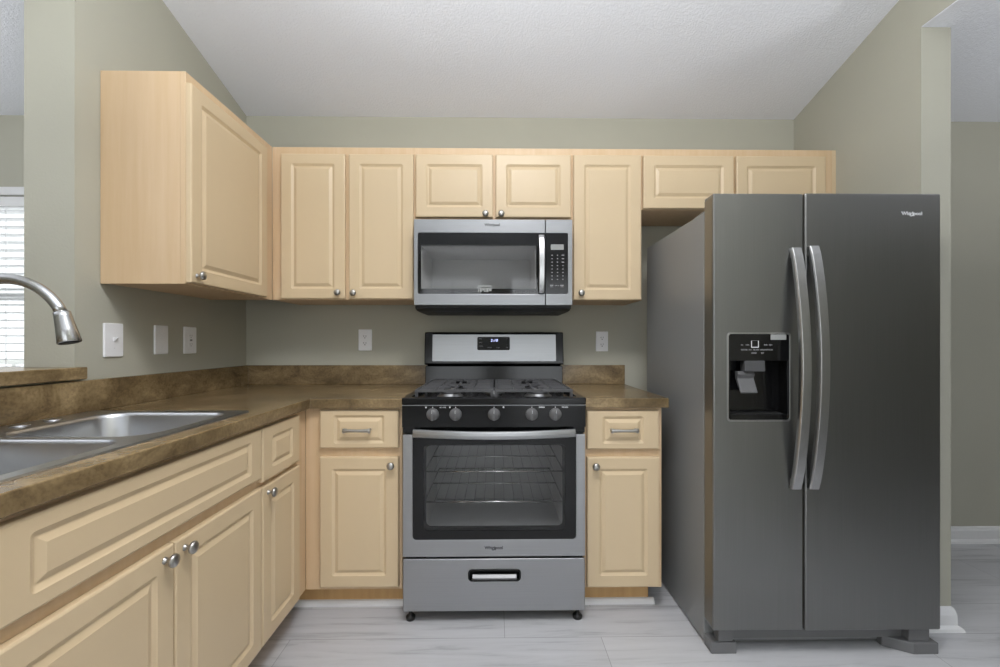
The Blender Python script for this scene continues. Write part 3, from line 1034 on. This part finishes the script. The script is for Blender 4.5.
sp = tilted(MB(), 1.074, 1.756, 1.049, 1.196, .004, 0.0, .0025).build('steel_panel', M['steel'], bg)
dp = tilted(MB(), 1.321, 1.501, 1.110, 1.183, .008, .0024, .0045).build('display', M['black'], sp)
zz = 1.163
for (ch, x) in (('2', 1.400), (':', 1.4105), ('1', 1.418), ('0', 1.429)):
    text('clock_digit', ch, .020, M['led'], dp, (x, tilt(zz) - .005, zz), rot=(PI / 2 - .115, 0, 0), shear=.15)
for (s, x, z) in (('CANCEL', 1.390, 1.124), ('START', 1.436, 1.124), ('+', 1.485, 1.172), ('-', 1.485, 1.140), ('BAKE', 1.338, 1.172), ('BROIL', 1.340, 1.152), ('CLOCK', 1.340, 1.132), ('OFF', 1.486, 1.124)):
    text('keypad_print', s, .0065, M['print_grey'], dp, (x, tilt(z) - .005, z), rot=(PI / 2 - .115, 0, 0))
for (x, y) in ((1.064, -.650), (1.767, -.650), (1.064, -.09), (1.767, -.09)):
    MB().lathe((x, y, FZ), (0, 0, 1), [(0, .019), (.012, .020), (.016, .016), (.020, .008), (.060, .008)], 18).build('foot', M['black_matt'], rg)

# ------------------------------------------------------------------ over-the-range microwave
mw = thing('microwave', 'stainless steel over-the-range microwave under the short wall cabinet', 'microwave', (1.4105, -.2, 1.304))
MX0, MX1, MF = 1.0325, 1.7895, -.415
mb = MB()
mb.box(MX0 + .004, MX1 - .004, -.385, -.29, 1.625, 1.736)
mb.box(MX0 + .004, MX1 - .004, -.29, -.004, 1.625, 1.7655)     # shell around the cavity
mb.box(MX0 + .004, MX1 - .004, -.385, -.004, 1.331, 1.400)
mb.box(MX0 + .004, MX0 + .02, -.385, -.004, 1.400, 1.625)
mb.box(1.64, MX1 - .004, -.385, -.004, 1.400, 1.625)
mb.box(MX0 + .02, 1.64, -.02, -.004, 1.400, 1.625)
mb.build('body', M['black_matt'], mw)
mb = MB()
mb.box(1.062, 1.066, -.384, -.04, 1.408, 1.622)
mb.box(1.616, 1.620, -.384, -.04, 1.408, 1.622)
mb.box(1.066, 1.616, -.044, -.04, 1.408, 1.622)
mb.box(1.066, 1.616, -.384, -.044, 1.404, 1.408)
mb.box(1.066, 1.616, -.384, -.044, 1.618, 1.622)
mb.build('cooking_cavity', M['mw_cavity'], mw)
mb = MB().prism([(-.405, 1.331), (-.400, 1.316), (-.36, 1.308), (-.30, 1.306), (-.01, 1.306), (-.01, 1.331)], 'x', MX0 + .004, MX1 - .004)
bt = mb.build('underside', M['black_matt'], mw, bevel=.002)
for x in (1.20, 1.62):
    MB().box(x - .10, x + .10, -.30, -.10, 1.303, 1.3058).build('vent_filter', M['iron'], bt)
# door: steel frame open on the right where it meets the control side
mb = MB()
hx0, hz0, hz1 = 1.051, 1.384, 1.676
out = [(MX0, 1.331), (1.6585, 1.331), (1.6585, hz0)] + arc(hx0 + .008, hz0 + .008, .008, -PI / 2, -PI) + arc(hx0 + .008, hz1 - .008, .008, PI, PI / 2) + [(1.6585, hz1), (1.6585, 1.740), (MX0, 1.740)]
mb.prism(out, 'y', MF, -.387)
md = mb.build('door', M['mw_steel'], mw, bevel=.0015)
mb = MB()
mb.plate([hx0 + .0005, 1.066, 1.616, 1.658], [hz0 + .0005, 1.410, 1.620, hz1 - .0005], lambda i, j: not (i == 1 and j == 1), 'y', MF + .004, MF + .010)
mb.build('black_border', M['black'], md)
MB().box(hx0 + .0005, 1.658, MF + .001, MF + .003, hz0 + .0005, hz1 - .0005).build('door_glass', M['mw_glass'], md)
# bowed flat handle
mb = MB()
loops = []
for k in range(17):
    t = k / 16
    z = 1.389 + t * (1.664 - 1.389)
    y = MF - .010 - .026 * math.sin(PI * t) ** .6
    loops.append([(1.625, y, z), (1.628, y - .006, z), (1.651, y - .006, z), (1.655, y, z), (1.651, y + .006, z), (1.628, y + .006, z)])
mb.loft(loops)
mb.box(1.630, 1.650, MF - .012, MF + .001, 1.389, 1.404)
mb.box(1.630, 1.650, MF - .012, MF + .001, 1.649, 1.664)
mb.build('handle', M['handle'], md, bevel=.001)
text('logo', 'Whirlpool', .0175, M['print_dark'], md, (1.406, MF - .0006, 1.714))
# rating sticker
mb = MB()
for (a, b, c, d) in ((1.338, 1.343, 1.412, 1.426), (1.345, 1.374, 1.417, 1.426), (1.377, 1.402, 1.417, 1.426), (1.338, 1.343, 1.394, 1.409),
                     (1.346, 1.356, 1.394, 1.412), (1.358, 1.366, 1.400, 1.412), (1.368, 1.374, 1.394, 1.412), (1.377, 1.388, 1.394, 1.412), (1.390, 1.402, 1.398, 1.412)):
    mb.box(a, b, MF + .0002, MF + .001, c, d)
mb.build('sticker', M['lcd'], md, local=False)
# control side
mb = MB()
hx1 = 1.768
out = [(1.6615, 1.331), (MX1, 1.331), (MX1, 1.740), (1.6615, 1.740), (1.6615, hz1)] + arc(hx1 - .008, hz1 - .008, .008, PI / 2, 0) + arc(hx1 - .008, hz0 + .008, .008, 0, -PI / 2) + [(1.6615, hz0)]
mb.prism(out, 'y', MF, -.387)
mc = mb.build('control_frame', M['mw_steel'], mw, bevel=.0015)
MB().box(1.659, 1.661, MF + .012, -.387, 1.332, 1.739).build('door_seam', M['black_matt'], mc)
mk = MB().box(1.662, hx1 - .0005, MF + .001, MF + .010, hz0 + .0005, hz1 - .0005).build('keypad', M['black'], mc)
rplate(MB(), 1.686, 1.748, 1.596, 1.622, .002, MF + .0004, MF + .001).build('display', M['lcd'], mk)
for r in range(8):
    z = 1.570 - r * .0165
    for c in range(3):
        x = 1.692 + c * .026
        MB().box(x - (.006 if r < 3 and c == 2 else .003), x + (.006 if r < 3 and c == 2 else .003), MF + .0004, MF + .001, z - .0022, z + .0022).build('key_mark', M['print_grey'], mk)
for (s, x) in (('STOP', 1.690), ('START', 1.740)):
    rplate(MB(), x - .009, x + .009, 1.415, 1.433, .003, MF + .0004, MF + .001).build('key', M['iron'], mk)
    text('key_print', s, .006, M['print_light'], mk, (x, MF, 1.424))
text('key_print', 'ADD 30', .006, M['print_grey'], mk, (1.715, MF + .0005, 1.425))

# ------------------------------------------------------------------ refrigerator
rf = thing('refrigerator', 'dark stainless side-by-side refrigerator with water dispenser against the right wall', 'refrigerator', (2.643, -.5, FZ))
FX0, FX1, FF = 2.222, 3.072, -.890
mb = MB().box(FX0 + .004, FX1 - .004, -.812, -.195, FZ + .008, 1.655)
body = mb.build('cabinet_body', M['fridge_side'], rf, bevel=.004)
MB().box(FX0 + .015, FX1 - .015, -.822, -.812, .11, 1.65).build('gasket', M['gasket'], rf)


def fridge_door(name, x0, x1):
    mb = MB()
    z0, z1 = .098, 1.697
    pl = [(x0, -.822), (x0, FF + .012), (x0 + .003, FF + .004), (x0 + .011, FF), (x1 - .011, FF), (x1 - .003, FF + .004), (x1, FF + .012), (x1, -.822)]
    return pl, z0, z1


XS = 2.559           # seam between the doors
# freezer door with the dispenser opening: built as a plate around the hole
dxa, dxb, dza, dzb = 2.276, 2.505, .866, 1.186
z0, z1 = .092, 1.702
mb = MB()
mb.plate([FX0, dxa, dxb, XS - .004], [z0, dza, dzb, z1], lambda i, j: not (i == 1 and j == 1), 'y', FF, -.8405)
mb.box(FX0, XS - .004, -.840, -.8235, z0, z1)
fd = mb.build('freezer_door', M['fridge'], rf, bevel=.004, bseg=3)
mb = MB().box(XS + .004, FX1, FF, -.8235, .088, z1 + .003)
rd = mb.build('fridge_door', M['fridge'], rf, bevel=.006, bseg=3)
for (p, a, b) in ((fd, FX0, XS - .004), (rd, XS + .004, FX1)):
    MB().box(a - .0006, a + .002, FF + .009, -.826, .104, 1.690).build('door_edge', M['fridge_edge'], p)
# dispenser
dsp = rplate(MB(), dxa - .004, dxb + .004, dza - .004, dzb + .004, .014, FF - .003, FF + .004, hole=(dxa + .002, dxb - .002, dza + .002, dzb - .002, .010)).build('dispenser', M['steel_v'], fd, bevel=.001)
mb = MB()
x0, x1 = dxa + .002, dxb - .002
mb.box(x0, x1, FF - .0005, -.842, 1.085, dzb - .002)              # control face
mb.box(x0, x0 + .006, FF, -.842, dza + .002, 1.085)
mb.box(x1 - .006, x1, FF, -.842, dza + .002, 1.085)
mb.box(x0 + .006, x1 - .006, -.846, -.842, dza + .002, 1.085)
mb.box(x0 + .006, x1 - .006, FF, -.846, dza + .002, dza + .022)
mb.build('recess', M['black'], dsp, bevel=.002)
MB().box(x0 + .02, x1 - .02, FF + .004, -.85, dza + .0225, dza + .026).build('drip_tray', M['black_matt'], dsp)
MB().box(2.338, 2.412, FF - .004, FF + .03, 1.046, 1.086).build('chute', M['iron'], dsp, bevel=.003)
mb = MB().prism([(FF + .012, 1.046), (FF + .004, 1.036), (FF + .012, 1.020), (FF - .012, .970), (FF - .008, .966), (FF + .028, 1.020), (FF + .03, 1.046)], 'x', 2.318, 2.380)
mb.build('paddle', M['knob_grey'], dsp, bevel=.002)
MB().box(2.434, 2.492, FF - .0016, FF - .0004, 1.163, 1.183).build('badge', M['lcd'], dsp)
mb = MB()
rplate(mb, 2.362, 2.390, 1.134, 1.160, .002, FF - .0012, FF - .0004, hole=(2.3645, 2.3875, 1.137, 1.1595, .001))
mb.build('cup_icon', M['print_light'], dsp)
for (s, x, z) in (('ice', 2.328, 1.1445), ('cube', 2.348, 1.1445), ('lock', 2.416, 1.1445), ('light', 2.434, 1.1445), ('WATER', 2.336, 1.126), ('ICE', 2.358, 1.126), ('FILTER', 2.380, 1.126), ('HOLD', 2.404, 1.126), ('OPTION', 2.428, 1.126), ('MENU', 2.372, 1.114), ('SET', 2.404, 1.114)):
    text('dispenser_print', s, .0072, M['print_grey'], dsp, (x, FF - .001, z))


def bow_handle(parent, x0, x1, z0, z1):
    mb = MB()
    loops = []
    n = 28
    for k in range(n + 1):
        t = k / n
        z = z0 + (z1 - z0) * t
        y = FF - .010 - .052 * math.sin(PI * t) ** .75
        loops.append([(x0, y, z), (x0 + .003, y - .006, z), (x1 - .003, y - .006, z), (x1, y, z), (x1, y + .012, z), (x0, y + .012, z)])
    mb.loft(loops)
    for zz0 in (z0, z1 - .035):
        mb.box(x0 + .004, x1 - .004, FF - .012, FF + .001, zz0, zz0 + .035)
    return mb.build('handle', M['handle'], parent, bevel=.0012)


bow_handle(fd, 2.503, 2.540, .616, 1.500)
bow_handle(rd, 2.569, 2.606, .616, 1.507)
swirl_logo(rd, 2.962, FF - .0006, 1.630, .0185, M['print_light'])
# hinge covers, base grille, feet
for (a, b) in ((FX0 + .012, FX0 + .085), (FX1 - .085, FX1 - .012)):
    MB().prism([(-.8215, 1.664), (-.78, 1.666), (-.72, 1.662), (-.68, 1.6555), (-.8215, 1.6555)], 'x', a, b).build('hinge_cover', M['fridge_foot'], rf, bevel=.003)
MB().box(FX0 + .09, FX1 - .10, -.842, -.8125, .030, .086).build('base_grille', M['fridge_foot'], rf, bevel=.002)
MB().box(FX0 + .11, FX0 + .22, -.8435, -.842, .062, .074).build('grille_slot', M['gasket'], rf)
for s, (a, b) in ((0, (FX0 + .004, FX0 + .100)), (1, (FX1 - .122, FX1 + .002))):
    mb = MB()
    if s:
        mb.prism([(a - .05, -.835), (a + .03, -.880), (b, -.880), (b, -.8125), (a - .05, -.8125)], 'z', FZ, .032)
    else:
        mb.prism([(a, -.868), (b, -.868), (b, -.8125), (a, -.8125)], 'z', FZ, .032)
    ft = mb.build('foot', M['fridge_foot'], rf, bevel=.003)
    mb = MB().box((a + .03) if not s else a + .02, b - .01 if not s else b - .025, -.870 if s else -.862, -.8225, .0325, .0850)
    mb.build('hinge_bracket', M['fridge_foot'], ft, bevel=.002)
